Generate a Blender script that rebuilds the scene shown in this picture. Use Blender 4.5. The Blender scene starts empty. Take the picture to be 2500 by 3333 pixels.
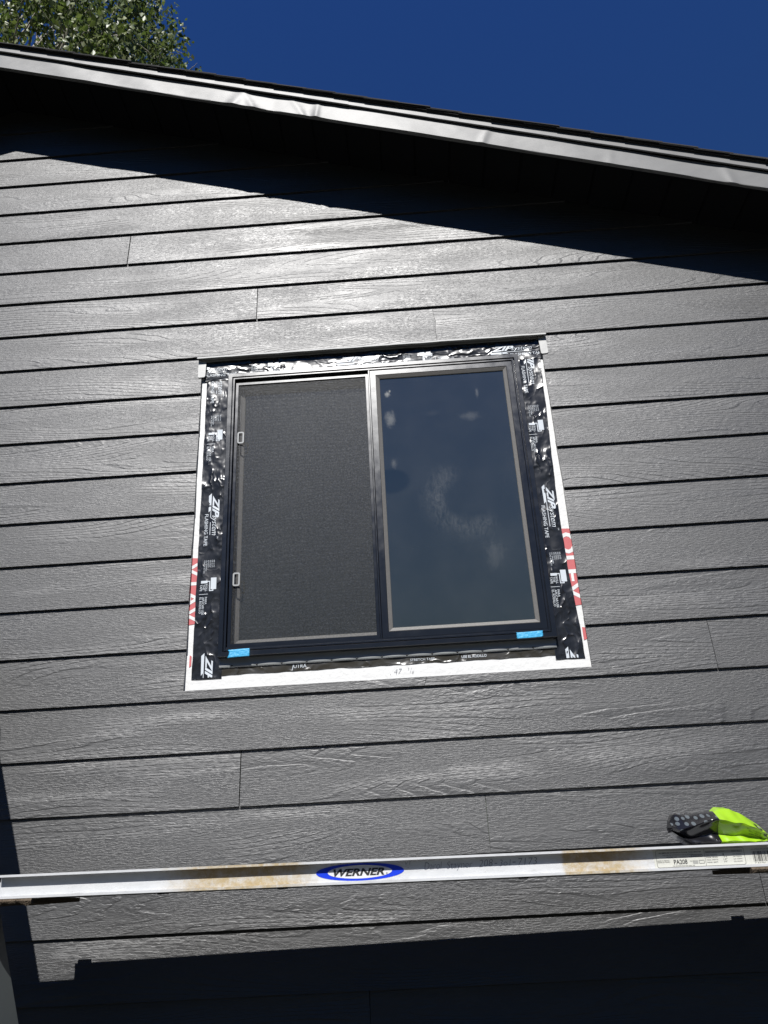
import bpy, bmesh, math, random
import numpy as np
from mathutils import Vector, Matrix
random.seed(7); RNG = np.random.default_rng(7)
S = bpy.context.scene
C = S.collection

# ------------------------------------------------------------------ camera
Z0 = 1.55                                  # eye height above the ground; wall face is y = 0, camera stands at y < 0
cam_d = bpy.data.cameras.new('camera'); cam = bpy.data.objects.new('camera', cam_d); C.objects.link(cam)
fwd = Vector((-0.02715971, 0.90521211, 0.42409125)); rgt = Vector((0.99750134, 0.05222091, -0.04758212)); up = Vector((0.06521834, -0.42173928, 0.90436859))
cam.matrix_world = Matrix(((rgt.x, up.x, -fwd.x, 0), (rgt.y, up.y, -fwd.y, -2.76321), (rgt.z, up.z, -fwd.z, Z0), (0, 0, 0, 1)))
cam_d.sensor_fit = 'VERTICAL'; cam_d.sensor_height = 24.0; cam_d.lens = 24.0*2660/3333
cam_d.clip_start = 0.05; cam_d.clip_end = 2000
S.camera = cam
S.render.resolution_x, S.render.resolution_y = 768, 1024

# ------------------------------------------------------------------ sky, sun, exposure
SUN = Vector((-0.11, -1.0, 1.087)).normalized()
SUN_EL = math.asin(SUN.z)
W = bpy.data.worlds.new('World'); S.world = W; W.use_nodes = True
nt = W.node_tree; nt.nodes.clear()
sky = nt.nodes.new('ShaderNodeTexSky'); sky.sky_type = 'NISHITA'; sky.sun_disc = False
sky.sun_elevation = SUN_EL; sky.sun_rotation = math.atan2(SUN.x, SUN.y)
sky.altitude = 0; sky.air_density = 5.0; sky.dust_density = 0.0; sky.ozone_density = 10.0
bg = nt.nodes.new('ShaderNodeBackground'); bg.inputs[1].default_value = 0.05
wo = nt.nodes.new('ShaderNodeOutputWorld')
tint = nt.nodes.new('ShaderNodeMix'); tint.data_type = 'RGBA'; tint.blend_type = 'MULTIPLY'      # deep high-desert blue, the same over the whole sky
tint.inputs[0].default_value = 1.0; tint.inputs[7].default_value = (0.132, 0.295, 0.96, 1)
nt.links.new(sky.outputs[0], tint.inputs[6]); nt.links.new(tint.outputs[2], bg.inputs[0]); nt.links.new(bg.outputs[0], wo.inputs[0])
sd = bpy.data.lights.new('sun', 'SUN'); sd.energy = 5.0; sd.angle = math.radians(0.5); sd.color = (1.0, 0.98, 0.95)
so = bpy.data.objects.new('sun', sd); C.objects.link(so)
so.rotation_euler = (-SUN).to_track_quat('-Z', 'Y').to_euler(); so.location = (0, -20, 30)
vs = S.view_settings; vs.view_transform = 'Standard'; vs.look = 'None'; vs.gamma = 1.0; vs.exposure = 0.34; vs.use_curve_mapping = False
S.cycles.max_bounces = 8; S.cycles.transparent_max_bounces = 12

# ------------------------------------------------------------------ helpers
class NT:
    def __init__(self, name):
        self.m = bpy.data.materials.new(name); self.m.use_nodes = True
        self.t = self.m.node_tree; self.t.nodes.clear()
        self.out = self.n('ShaderNodeOutputMaterial')
    def n(self, typ, ins=None, **kw):
        o = self.t.nodes.new(typ)
        for k, v in kw.items(): setattr(o, k, v)
        for k, v in (ins or {}).items(): self.set(o, k, v)
        return o
    def set(self, o, k, v):
        s = o.inputs[k]
        if isinstance(v, bpy.types.NodeSocket): self.t.links.new(v, s)
        else: s.default_value = v
    def math(self, op, a, b=None, c=None, clamp=False):
        o = self.n('ShaderNodeMath', operation=op, use_clamp=clamp)
        for i, v in enumerate((a, b, c)):
            if v is not None: self.set(o, i, v)
        return o.outputs[0]
    def noise(self, vec, scale=1.0, detail=2.0, rough=0.5, dist=0.0):
        return self.n('ShaderNodeTexNoise', {'Vector': vec, 'Scale': scale, 'Detail': detail, 'Roughness': rough, 'Distortion': dist}).outputs[0]
    def mapping(self, vec, scale=(1, 1, 1), loc=(0, 0, 0)):
        return self.n('ShaderNodeMapping', {'Vector': vec, 'Scale': scale, 'Location': loc}).outputs[0]
    def ramp(self, fac, a, b, ca=0.0, cb=1.0):
        o = self.n('ShaderNodeMapRange', {'Value': fac, 'From Min': a, 'From Max': b, 'To Min': ca, 'To Max': cb}, interpolation_type='SMOOTHSTEP')
        return o.outputs[0]
    def mix(self, f, a, b):
        o = self.n('ShaderNodeMix', data_type='RGBA')
        self.set(o, 0, f)
        for i, v in ((6, a), (7, b)):
            if not isinstance(v, bpy.types.NodeSocket) and len(v) == 3: v = (*v, 1)
            self.set(o, i, v)
        return o.outputs[2]
    def bump(self, h, dist, strength=1.0, normal=None):
        o = self.n('ShaderNodeBump', {'Height': h, 'Distance': dist, 'Strength': strength})
        if normal is not None: self.set(o, 'Normal', normal)
        return o.outputs[0]
    def bsdf(self, col, rough=0.5, spec=0.5, metal=0.0, normal=None, **kw):
        if not isinstance(col, bpy.types.NodeSocket) and len(col) == 3: col = (*col, 1)
        o = self.n('ShaderNodeBsdfPrincipled', {'Base Color': col, 'Roughness': rough, 'Specular IOR Level': spec, 'Metallic': metal})
        if normal is not None: self.set(o, 'Normal', normal)
        for k, v in kw.items(): self.set(o, k.replace('_', ' '), v)
        return o.outputs[0]
    def end(self, sh):
        self.t.links.new(sh, self.out.inputs[0]); return self.m
    def obj(self): return self.n('ShaderNodeTexCoord').outputs['Object']

def plain(name, col, rough=0.5, spec=0.5, metal=0.0, nscale=60.0, namp=0.0, bump=0.0):
    k = NT(name); p = k.obj(); nrm = None; c = col
    if namp:
        f = k.noise(p, nscale, 4, 0.6)
        c = k.mix(f, [v*(1-namp) for v in col], [min(1, v*(1+namp)) for v in col])
    if bump: nrm = k.bump(k.noise(p, nscale*2.2, 3), bump)
    return k.end(k.bsdf(c, rough, spec, metal, nrm))

# materials --------------------------------------------------------
def mat_siding():
    k = NT('siding_paint')
    p = k.obj(); r = k.n('ShaderNodeObjectInfo').outputs['Random']
    off = k.n('ShaderNodeCombineXYZ', {0: k.math('MULTIPLY', r, 73.0), 1: k.math('MULTIPLY', r, 31.0), 2: k.math('MULTIPLY', r, 17.3)}).outputs[0]
    q = k.n('ShaderNodeVectorMath', {0: p, 1: off}, operation='ADD').outputs[0]
    sx = k.n('ShaderNodeSeparateXYZ', {0: q})
    # cathedral rings: iso lines of a stretched warp field
    warp = k.noise(k.mapping(q, (0.55, 1, 5.0)), 1.0, 2.0, 0.42)
    warp2 = k.noise(k.mapping(q, (14, 1, 60)), 1.0, 2.0, 0.55)
    ph = k.math('ADD', k.math('MULTIPLY', warp, 0.30), k.math('MULTIPLY', sx.outputs[2], 0.55))
    ph = k.math('ADD', ph, k.math('MULTIPLY', warp2, 0.0042))
    fr = k.math('FRACT', k.math('DIVIDE', ph, 0.0092))
    ring = k.math('MULTIPLY', k.ramp(fr, 0.0, 0.16), k.math('POWER', k.math('SUBTRACT', 1.0, fr), 0.7))
    rm = k.ramp(k.noise(k.mapping(q, (1.4, 1, 9)), 1.0, 1.0), 0.43, 0.58)           # where the rings show
    chips = k.noise(k.mapping(q, (46, 1, 270)), 1.0, 3.0, 0.6, 0.4)
    chips = k.ramp(chips, 0.42, 0.62)
    brk = k.ramp(k.noise(k.mapping(q, (40, 1, 110)), 1.0, 2.0), 0.38, 0.58)
    fibre = k.noise(k.mapping(q, (9, 1, 330)), 1.0, 3.0, 0.6)
    saw = k.noise(k.mapping(q, (420, 1, 26)), 1.0, 2.0, 0.5)
    sm = k.ramp(k.noise(k.mapping(q, (0.8, 1, 4)), 1.3, 1.0), 0.56, 0.68)
    h = k.math('MULTIPLY', k.math('MULTIPLY', ring, rm), k.math('MULTIPLY_ADD', brk, 0.50, 0.50))
    h = k.math('MULTIPLY', h, 1.55)
    h = k.math('MULTIPLY_ADD', k.math('MULTIPLY', chips, k.math('MULTIPLY_ADD', rm, -0.6, 1.0)), 0.50, h)
    h = k.math('MULTIPLY_ADD', fibre, 0.45, h)
    h = k.math('MULTIPLY_ADD', k.math('MULTIPLY', saw, sm), 0.25, h)
    nrm = k.bump(h, 0.00074, 1.0)
    tone = k.noise(k.mapping(q, (1.2, 1, 6)), 1.0, 3.0, 0.6)
    c = k.mix(tone, (0.026, 0.0261, 0.0265), (0.036, 0.0361, 0.0366))
    c = k.mix(k.math('MULTIPLY', r, 0.35), c, (0.040, 0.0401, 0.0406))
    c = k.mix(k.math('MULTIPLY', k.ramp(k.noise(k.mapping(q, (5, 1, 11)), 1.0, 6, 0.7), 0.55, 0.80), 0.30), c, (0.075, 0.074, 0.073))
    c = k.mix(k.ramp(k.noise(k.mapping(q, (22, 1, 22)), 1.0, 2, 0.5), 0.80, 0.84), c, (0.02, 0.02, 0.02))
    rg = k.ramp(k.noise(k.mapping(q, (3, 1, 12)), 1.0, 4.0, 0.6), 0.3, 0.7, 0.45, 0.54)
    return k.end(k.bsdf(c, rg, 0.95, 0.0, nrm, IOR=1.52))
M = {}
M['siding'] = mat_siding()

def mat_tape(name, col, amp, st, rough=0.24):
    k = NT(name); p = k.obj()
    wv = k.n('ShaderNodeVectorMath', {0: k.n('ShaderNodeTexNoise', {'Vector': p, 'Scale': 20.0, 'Detail': 1.0}).outputs[1], 'Scale': 0.04}, operation='SCALE').outputs[0]
    q = k.mapping(k.n('ShaderNodeVectorMath', {0: p, 1: wv}, operation='ADD').outputs[0], st)
    a = k.noise(q, 12, 1, 0.4)
    rd = k.noise(q, 22, 1, 0.4)                                   # ridged wrinkles
    rd = k.math('SUBTRACT', 1.0, k.math('ABSOLUTE', k.math('MULTIPLY_ADD', rd, 2.0, -1.0)))
    rd = k.math('POWER', rd, 5.0)
    b = k.noise(q, 45, 1, 0.4)
    msk = k.math('MULTIPLY_ADD', k.ramp(k.noise(p, 11, 2), 0.42, 0.62), 0.85, 0.15)
    h = k.math('MULTIPLY_ADD', k.math('MULTIPLY', rd, msk), 0.30, a)
    h = k.math('MULTIPLY_ADD', k.math('MULTIPLY', b, msk), 0.12, h)
    nrm = k.bump(h, amp)
    dust = k.ramp(k.noise(p, 9, 4, 0.6), 0.45, 0.75, 0.0, 0.35)
    c = k.mix(dust, col, [min(1, v+0.02) for v in col])
    rg = k.math('MULTIPLY_ADD', k.noise(p, 30, 3), 0.14, rough-0.07)
    return k.end(k.bsdf(c, rg, 0.6, 0.0, nrm))
M['tape'] = mat_tape('black_film', (0.011, 0.012, 0.015), 0.0095, (1.25, 1, 0.6))
M['tape_head'] = mat_tape('black_film_head', (0.011, 0.012, 0.015), 0.0095, (0.5, 1, 1.5))
M['tape_grey'] = mat_tape('smoky_film', (0.040, 0.037, 0.031), 0.011, (0.7, 1, 1.3))
M['ink_white'] = plain('white_ink', (0.56, 0.60, 0.64), 0.35, 0.4)
M['ink_black'] = plain('black_ink', (0.02, 0.02, 0.02), 0.5)
M['pencil'] = plain('pencil', (0.13, 0.14, 0.17), 0.6)
M['ink_red'] = plain('red_ink', (0.50, 0.115, 0.12), 0.5, 0.4, 0, 50, 0.12)
M['wrap'] = plain('white_wrap', (0.68, 0.68, 0.67), 0.45, 0.4, 0, 25, 0.04, 0.0018)
M['flash_white'] = plain('white_flashing', (0.42, 0.42, 0.41), 0.5, 0.5, 0, 12, 0.06, 0.001)

def mat_frame():
    k = NT('black_frame'); p = k.obj()
    br = k.noise(k.mapping(p, (420, 1, 420)), 1.0, 2)
    nrm = k.bump(br, 0.00010, 0.6)
    dust = k.ramp(k.noise(p, 14, 5, 0.65), 0.45, 0.8, 0.0, 0.5)
    c = k.mix(dust, (0.011, 0.012, 0.015), (0.026, 0.027, 0.030))
    d = k.n('ShaderNodeBsdfDiffuse', {'Color': c, 'Normal': nrm}).outputs[0]
    rg = k.math('MULTIPLY_ADD', k.noise(p, 25, 4), 0.08, 0.27)
    g = k.n('ShaderNodeBsdfGlossy', {'Color': (1, 1, 1, 1), 'Roughness': rg, 'Normal': nrm}, distribution='BECKMANN').outputs[0]
    f = k.n('ShaderNodeFresnel', {'IOR': 1.72}).outputs[0]
    return k.end(k.n('ShaderNodeMixShader', {0: f, 1: d, 2: g}).outputs[0])
M['frame'] = mat_frame()
M['gasket'] = plain('grey_gasket', (0.135, 0.130, 0.124), 0.5, 0.4, 0, 90, 0.12, 0.0006)
M['fin'] = plain('grey_fin', (0.22, 0.23, 0.23), 0.35, 0.8, 0.0, 30, 0.08)
M['screw'] = plain('dark_screw', (0.05, 0.05, 0.05), 0.3, 0.5, 0.8)
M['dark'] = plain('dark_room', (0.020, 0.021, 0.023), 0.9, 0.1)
M['tab'] = plain('clear_plastic', (0.33, 0.34, 0.34), 0.3, 0.5)
M['soffit'] = plain('soffit_paint', (0.014, 0.0145, 0.016), 0.8, 0.06, 0, 20, 0.15)

def mat_fascia():
    k = NT('fascia_metal'); p = k.obj()
    n = k.noise(k.mapping(p, (2.2, 1, 5)), 1.0, 3, 0.5)
    c = k.mix(n, (0.165, 0.165, 0.163), (0.21, 0.21, 0.207))
    fine = k.noise(p, 700, 2)
    nrm = k.bump(k.math('MULTIPLY_ADD', fine, 0.05, k.noise(k.mapping(p, (5, 1, 9)), 1.0, 2)), 0.004)
    return k.end(k.bsdf(c, 0.46, 0.42, 0.0, nrm))
M['fascia'] = mat_fascia()
def mat_shingle():
    k = NT('asphalt_shingle'); p = k.obj()
    n = k.noise(p, 420, 3, 0.7)
    c = k.mix(n, (0.012, 0.012, 0.013), (0.07, 0.068, 0.065))
    return k.end(k.bsdf(c, 0.9, 0.2, 0.0, k.bump(n, 0.003)))
M['shingle'] = mat_shingle()

def mat_glass(smudged):
    k = NT('pane_glass' if smudged else 'sash_glass'); p = k.obj(); s = k.n('ShaderNodeSeparateXYZ', {0: p}); X, Z = s.outputs[0], s.outputs[2]
    fr = k.n('ShaderNodeFresnel', {'IOR': 1.52}).outputs[0]
    fac = k.math('MULTIPLY_ADD', fr, 1.2, 0.19 if smudged else 0.06, clamp=True)
    gl = k.n('ShaderNodeBsdfGlossy', {'Color': (1.0, 1.0, 0.80, 1), 'Roughness': 0.0}).outputs[0]
    tr = k.n('ShaderNodeBsdfTransparent', {'Color': (0.42, 0.47, 0.48, 1)}).outputs[0]
    sh = k.n('ShaderNodeMixShader', {0: fac, 1: tr, 2: gl}).outputs[0]
    # dried water, dust and rubbed arcs on the outside
    def blob(x, z, rx, rz):
        dx = k.math('DIVIDE', k.math('SUBTRACT', X, x), rx); dz = k.math('DIVIDE', k.math('SUBTRACT', Z, z), rz)
        d = k.math('SQRT', k.math('ADD', k.math('MULTIPLY', dx, dx), k.math('MULTIPLY', dz, dz)))
        d = k.math('ADD', d, k.math('MULTIPLY', k.math('SUBTRACT', k.noise(k.mapping(p, (60, 1, 38)), 1.0, 5, 0.8), 0.5), 2.6))
        return k.math('MULTIPLY', k.ramp(d, 0.1, 1.5, 1.0, 0.0), 0.75)
    dirt = k.math('MULTIPLY', k.ramp(k.noise(p, 6, 4, 0.6), 0.3, 0.8), 0.014)
    if smudged:
        ex = k.math('DIVIDE', k.math('SUBTRACT', X, -0.050), 0.075); ez = k.math('DIVIDE', k.math('SUBTRACT', Z, 1.425), 0.055)
        wiped = k.ramp(k.math('ADD', k.math('MULTIPLY', ex, ex), k.math('MULTIPLY', ez, ez)), 0.55, 1.25, 0.55, 1.0)
        dirt = k.math('MULTIPLY', k.math('ADD', dirt, 0.034), wiped)
    else: dirt = k.math('ADD', dirt, 0.034)
    if smudged:
        sp = k.ramp(k.noise(p, 95, 2, 0.4), 0.76, 0.80, 0, 0.30)
        sp = k.math('MULTIPLY', sp, k.ramp(k.noise(p, 5.0, 2), 0.50, 0.62))
        dirt = k.math('ADD', dirt, sp)
        for (x, z, rx, rz, a) in ((-0.040, 1.70, 0.018, 0.034, .26), (0.275, 1.690, 0.034, 0.018, .09), (0.312, 1.795, 0.006, 0.020, .14), (-0.045, 1.818, 0.010, 0.012, .5), (-0.035, 1.83, 0.005, 0.006, .5), (0.13, 1.715, 0.03, 0.012, .02), (-0.035, 1.50, 0.012, 0.02, .12), (0.31, 1.10, 0.03, 0.05, .05)):
            dirt = k.math('ADD', dirt, k.math('MULTIPLY', blob(x, z, rx, rz), a))
        # rubbed crescent
        dx = k.math('DIVIDE', k.math('SUBTRACT', X, 0.235), 1.0); dz = k.math('DIVIDE', k.math('SUBTRACT', Z, 1.335), 0.95)
        rr = k.math('SQRT', k.math('ADD', k.math('MULTIPLY', dx, dx), k.math('MULTIPLY', dz, dz)))
        rr = k.math('ADD', rr, k.math('MULTIPLY', k.math('SUBTRACT', k.noise(p, 12, 3), 0.5), 0.05))
        ringm = k.math('MULTIPLY', k.ramp(rr, 0.070, 0.12), k.ramp(rr, 0.115, 0.20, 1, 0))
        side = k.ramp(k.math('ADD', k.math('MULTIPLY', dx, 1.0), k.math('MULTIPLY', dz, 0.55)), -0.02, 0.07, 1.0, 0.0)
        dirt = k.math('ADD', dirt, k.math('MULTIPLY', k.math('MULTIPLY', ringm, side), k.math('MULTIPLY', k.ramp(k.noise(k.mapping(p, (70, 1, 24)), 1.0, 4, 0.7, 1.5), 0.30, 0.75), 0.075)))
        tail = k.math('MULTIPLY', blob(0.285, 1.17, 0.10, 0.06), 0.014)
        tail = k.math('ADD', tail, k.math('MULTIPLY', blob(0.33, 1.09, 0.05, 0.09), 0.010))
        dirt = k.math('ADD', dirt, tail)
    dirt = k.math('MINIMUM', dirt, 0.75)
    df = k.n('ShaderNodeBsdfDiffuse', {'Color': (0.55, 0.55, 0.52, 1)}).outputs[0]
    sh = k.n('ShaderNodeMixShader', {0: dirt, 1: sh, 2: df}).outputs[0]
    return k.end(sh)
M['glass'] = mat_glass(True); M['glass2'] = mat_glass(False)
def mat_screen():
    k = NT('insect_mesh'); p = k.obj()
    f = k.noise(k.mapping(p, (150, 1, 300)), 1.0, 3, 0.75, 0.8)
    g = k.noise(k.mapping(p, (330, 1, 130)), 1.0, 3, 0.7, 0.8)
    f = k.math('MAXIMUM', k.ramp(f, 0.44, 0.68), k.math('MULTIPLY', k.ramp(g, 0.46, 0.70), 0.8))
    big = k.ramp(k.noise(k.mapping(p, (2.6, 1, 1.1), (0.45, 0, 0.2)), 1.0, 2), 0.36, 0.64)
    moire = k.math('SINE', k.math('MULTIPLY_ADD', k.noise(k.mapping(p, (2.0, 1, 3.0)), 1.0, 1), 60.0, k.math('MULTIPLY', k.n('ShaderNodeSeparateXYZ', {0: p}).outputs[2], 420.0)))
    f = k.math('MULTIPLY', f, k.math('MULTIPLY_ADD', moire, 0.16, 0.86))
    a = k.math('MULTIPLY_ADD', f, 0.42, 0.19, clamp=True)
    c = k.mix(f, (0.012, 0.013, 0.015), k.mix(big, (0.024, 0.031, 0.044), (0.050, 0.058, 0.068)))
    d = k.bsdf(c, 0.5, 0.5)
    t = k.n('ShaderNodeBsdfTransparent', {'Color': (1, 1, 1, 1)}).outputs[0]
    return k.end(k.n('ShaderNodeMixShader', {0: a, 1: t, 2: d}).outputs[0])
M['screen'] = mat_screen()
M['blue'] = plain('blue_tape', (0.055, 0.36, 0.62), 0.45, 0.4, 0, 40, 0.10, 0.003)

def mat_alu():
    k = NT('mill_aluminium'); p = k.obj(); s = k.n('ShaderNodeSeparateXYZ', {0: p}); X = s.outputs[0]
    n = k.noise(k.mapping(p, (30, 30, 30)), 1.0, 4, 0.65)
    c = k.mix(n, (0.56, 0.572, 0.585), (0.65, 0.655, 0.66))
    sc = k.ramp(k.noise(k.mapping(p, (4, 60, 260)), 1.0, 3, 0.7), 0.58, 0.75)
    c = k.mix(k.math('MULTIPLY', sc, 0.25), c, (0.5, 0.5, 0.5))
    w = k.math('MULTIPLY', k.math('SUBTRACT', k.noise(p, 26, 6, 0.75), 0.5), 0.14)
    w = k.math('MULTIPLY_ADD', k.math('SUBTRACT', k.noise(k.mapping(p, (9, 1, 130)), 1.0, 4, 0.7), 0.5), 0.10, w)
    xx = k.math('ADD', X, w)
    ylw = k.math('MULTIPLY', k.ramp(xx, -0.70, -0.56), k.ramp(xx, -0.37, -0.28, 1, 0))
    xs = k.math('MULTIPLY_ADD', w, 0.12, X)
    ylw2 = k.math('MULTIPLY', k.ramp(xs, 0.332, 0.345), k.ramp(xx, 0.46, 0.575, 1, 0))
    m = k.math('MAXIMUM', ylw, ylw2)
    m = k.math('MULTIPLY', m, k.ramp(k.noise(p, 42, 6, 0.75), 0.30, 0.62, 0.25, 0.95))
    gl = k.mix(k.noise(p, 70, 6, 0.75), (0.33, 0.215, 0.075), (0.55, 0.47, 0.30))
    gl = k.mix(k.ramp(k.noise(p, 130, 3, 0.6), 0.62, 0.72), gl, (0.6, 0.56, 0.45))
    c = k.mix(m, c, gl)
    grime = k.ramp(k.noise(k.mapping(p, (14, 1, 90)), 1.0, 6, 0.75), 0.50, 0.80, 0, 0.45)
    c = k.mix(grime, c, (0.24, 0.225, 0.20))
    spk = k.ramp(k.noise(p, 210, 2, 0.5), 0.72, 0.78, 0, 0.6)
    c = k.mix(spk, c, (0.12, 0.10, 0.08))
    return k.end(k.bsdf(c, k.math('MULTIPLY_ADD', n, 0.15, 0.36), 0.5, 0.15, k.bump(n, 0.0008)))
M['alu'] = mat_alu()
M['alu_plain'] = plain('plain_aluminium', (0.50, 0.51, 0.52), 0.4, 0.5, 0.3, 30, 0.08, 0.0008)
M['logo_blue'] = plain('logo_blue', (0.012, 0.045, 0.58), 0.3, 0.5)
M['logo_white'] = plain('logo_white', (0.64, 0.64, 0.64), 0.3, 0.5)
M['label'] = plain('label_paper', (0.53, 0.53, 0.48), 0.45, 0.4, 0, 60, 0.06)
M['label_grey'] = plain('label_grey', (0.30, 0.30, 0.28), 0.5)
M['rail'] = plain('grey_fibreglass', (0.12, 0.135, 0.135), 0.45, 0.4, 0, 40, 0.08)
M['board'] = plain('weathered_wood', (0.11, 0.085, 0.06), 0.9, 0.2, 0, 120, 0.5, 0.004)
M['brown'] = plain('brown_pad', (0.12, 0.07, 0.045), 0.7, 0.3)

def mat_film(name, col, dots=False, rough=0.2):
    k = NT(name); p = k.obj()
    a = k.noise(p, 30, 1, 0.4)
    nrm = k.bump(a, 0.0022)
    c = col
    if dots:
        v = k.n('ShaderNodeTexVoronoi', {'Vector': k.mapping(p, (62, 1, 62)), 'Scale': 1.0, 'Randomness': 0.35}, voronoi_dimensions='3D').outputs[0]
        c = k.mix(k.ramp(v, 0.30, 0.36, 1, 0), col, (0.09, 0.105, 0.115))
    return k.end(k.bsdf(c, rough, 0.6, 0.0, nrm))
M['bag_black'] = mat_film('black_packet', (0.010, 0.010, 0.012))
M['bag_dots'] = mat_film('dotted_packet', (0.010, 0.010, 0.012), True)
M['bag_green'] = mat_film('green_packet', (0.27, 0.47, 0.016), False, 0.33)

def mat_leaf():
    k = NT('leaf'); g = k.n('ShaderNodeNewGeometry'); r = g.outputs['Random Per Island']
    c = k.mix(r, (0.05, 0.08, 0.022), (0.24, 0.27, 0.12))
    d = k.bsdf(c, 0.42, 0.45)
    t = k.n('ShaderNodeBsdfTranslucent', {'Color': k.mix(r, (0.09, 0.15, 0.025), (0.20, 0.26, 0.06))}).outputs[0]
    return k.end(k.n('ShaderNodeMixShader', {0: 0.3, 1: d, 2: t}).outputs[0])
M['leaf'] = mat_leaf()
M['bark'] = plain('pale_bark', (0.42, 0.39, 0.33), 0.85, 0.2, 0, 6, 0.35, 0.01)
def mat_ground():
    k = NT('ground_gravel'); p = k.obj()
    n = k.noise(p, 30, 6, 0.7); b = k.noise(p, 0.5, 3)
    c = k.mix(n, (0.012, 0.0115, 0.010), (0.040, 0.038, 0.034)); c = k.mix(b, c, (0.022, 0.024, 0.016))
    return k.end(k.bsdf(c, 0.95, 0.2, 0, k.bump(n, 0.02)))
M['ground'] = mat_ground()
M['plain_wall'] = plain('wall_paint', (0.045, 0.046, 0.05), 0.6, 0.3)
M['sheath'] = plain('sheathing_board', (0.10, 0.12, 0.09), 0.8, 0.2)

# mesh helpers -----------------------------------------------------
def link(name, bm, mat, parent=None, loc=(0, 0, 0), smooth=False):
    """one mesh object; bm is in world coordinates, loc becomes the origin"""
    me = bpy.data.meshes.new(name)
    loc = Vector(loc)
    if loc.length: bmesh.ops.translate(bm, verts=bm.verts, vec=-loc)
    bmesh.ops.recalc_face_normals(bm, faces=bm.faces)
    bm.to_mesh(me); bm.free()
    for mm in (mat if isinstance(mat, (list, tuple)) else [mat]): me.materials.append(mm)
    if smooth:
        for f in me.polygons: f.use_smooth = True
    o = bpy.data.objects.new(name, me); C.objects.link(o); o.location = loc
    if parent is not None:
        o.parent = parent
        pl = Vector((0, 0, 0)); q = parent
        while q is not None: pl += q.location; q = q.parent
        o.location = loc - pl
    return o
def empty(name, label, cat, loc=(0, 0, 0), group=None):
    o = bpy.data.objects.new(name, None); C.objects.link(o); o.location = loc
    o.empty_display_size = 0.1; o['label'] = label; o['category'] = cat
    if group: o['group'] = group
    return o
def tag(o, label=None, cat=None, group=None, kind=None):
    for k_, v in (('label', label), ('category', cat), ('group', group), ('kind', kind)):
        if v: o[k_] = v
    return o
def box(bm, x0, x1, y0, y1, z0, z1):
    v = [bm.verts.new(p) for p in ((x0, y0, z0), (x1, y0, z0), (x1, y1, z0), (x0, y1, z0), (x0, y0, z1), (x1, y0, z1), (x1, y1, z1), (x0, y1, z1))]
    for f in ((0, 1, 5, 4), (1, 2, 6, 5), (2, 3, 7, 6), (3, 0, 4, 7), (4, 5, 6, 7), (3, 2, 1, 0)): bm.faces.new([v[i] for i in f])
    return v
def prism(bm, poly, f0, f1):
    """poly: 2D points (x, z); f0/f1 map (x, z) to y of front and back"""
    a = [bm.verts.new((x, f0(x, z), z)) for x, z in poly]; b = [bm.verts.new((x, f1(x, z), z)) for x, z in poly]
    bm.faces.new(a); bm.faces.new(b[::-1]); n = len(poly)
    for i in range(n): bm.faces.new((a[i], b[i], b[(i+1) % n], a[(i+1) % n]))
def clip(poly, a, b, c):                    # keep a*x + b*z <= c
    out = []
    for i in range(len(poly)):
        p, q = poly[i], poly[(i+1) % len(poly)]
        dp, dq = a*p[0]+b*p[1]-c, a*q[0]+b*q[1]-c
        if dp <= 0: out.append(p)
        if (dp < 0 < dq) or (dq < 0 < dp):
            t = dp/(dp-dq); out.append((p[0]+t*(q[0]-p[0]), p[1]+t*(q[1]-p[1])))
    return out
def sweep(bm, x0, x1, z0, z1, prof, closed=False):
    """mitred rectangular frame; prof is a list of (inset, y)"""
    rings = []
    for d, y in prof:
        rings.append([bm.verts.new(p) for p in ((x0+d, y, z0+d), (x1-d, y, z0+d), (x1-d, y, z1-d), (x0+d, y, z1-d))])
    n = len(rings)
    for i in range(n if closed else n-1):
        r0, r1 = rings[i], rings[(i+1) % n]
        for j in range(4): bm.faces.new((r0[j], r0[(j+1) % 4], r1[(j+1) % 4], r1[j]))
def tube(bm, p0, p1, r0, r1, n=6):
    p0, p1 = Vector(p0), Vector(p1); d = (p1-p0).normalized(); a = d.orthogonal().normalized(); b = d.cross(a)
    r = [[bm.verts.new(p + (a*math.cos(2*math.pi*i/n) + b*math.sin(2*math.pi*i/n))*rr) for i in range(n)] for p, rr in ((p0, r0), (p1, r1))]
    for i in range(n): bm.faces.new((r[0][i], r[0][(i+1) % n], r[1][(i+1) % n], r[1][i]))
    bm.faces.new(r[0][::-1]); bm.faces.new(r[1])

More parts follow.
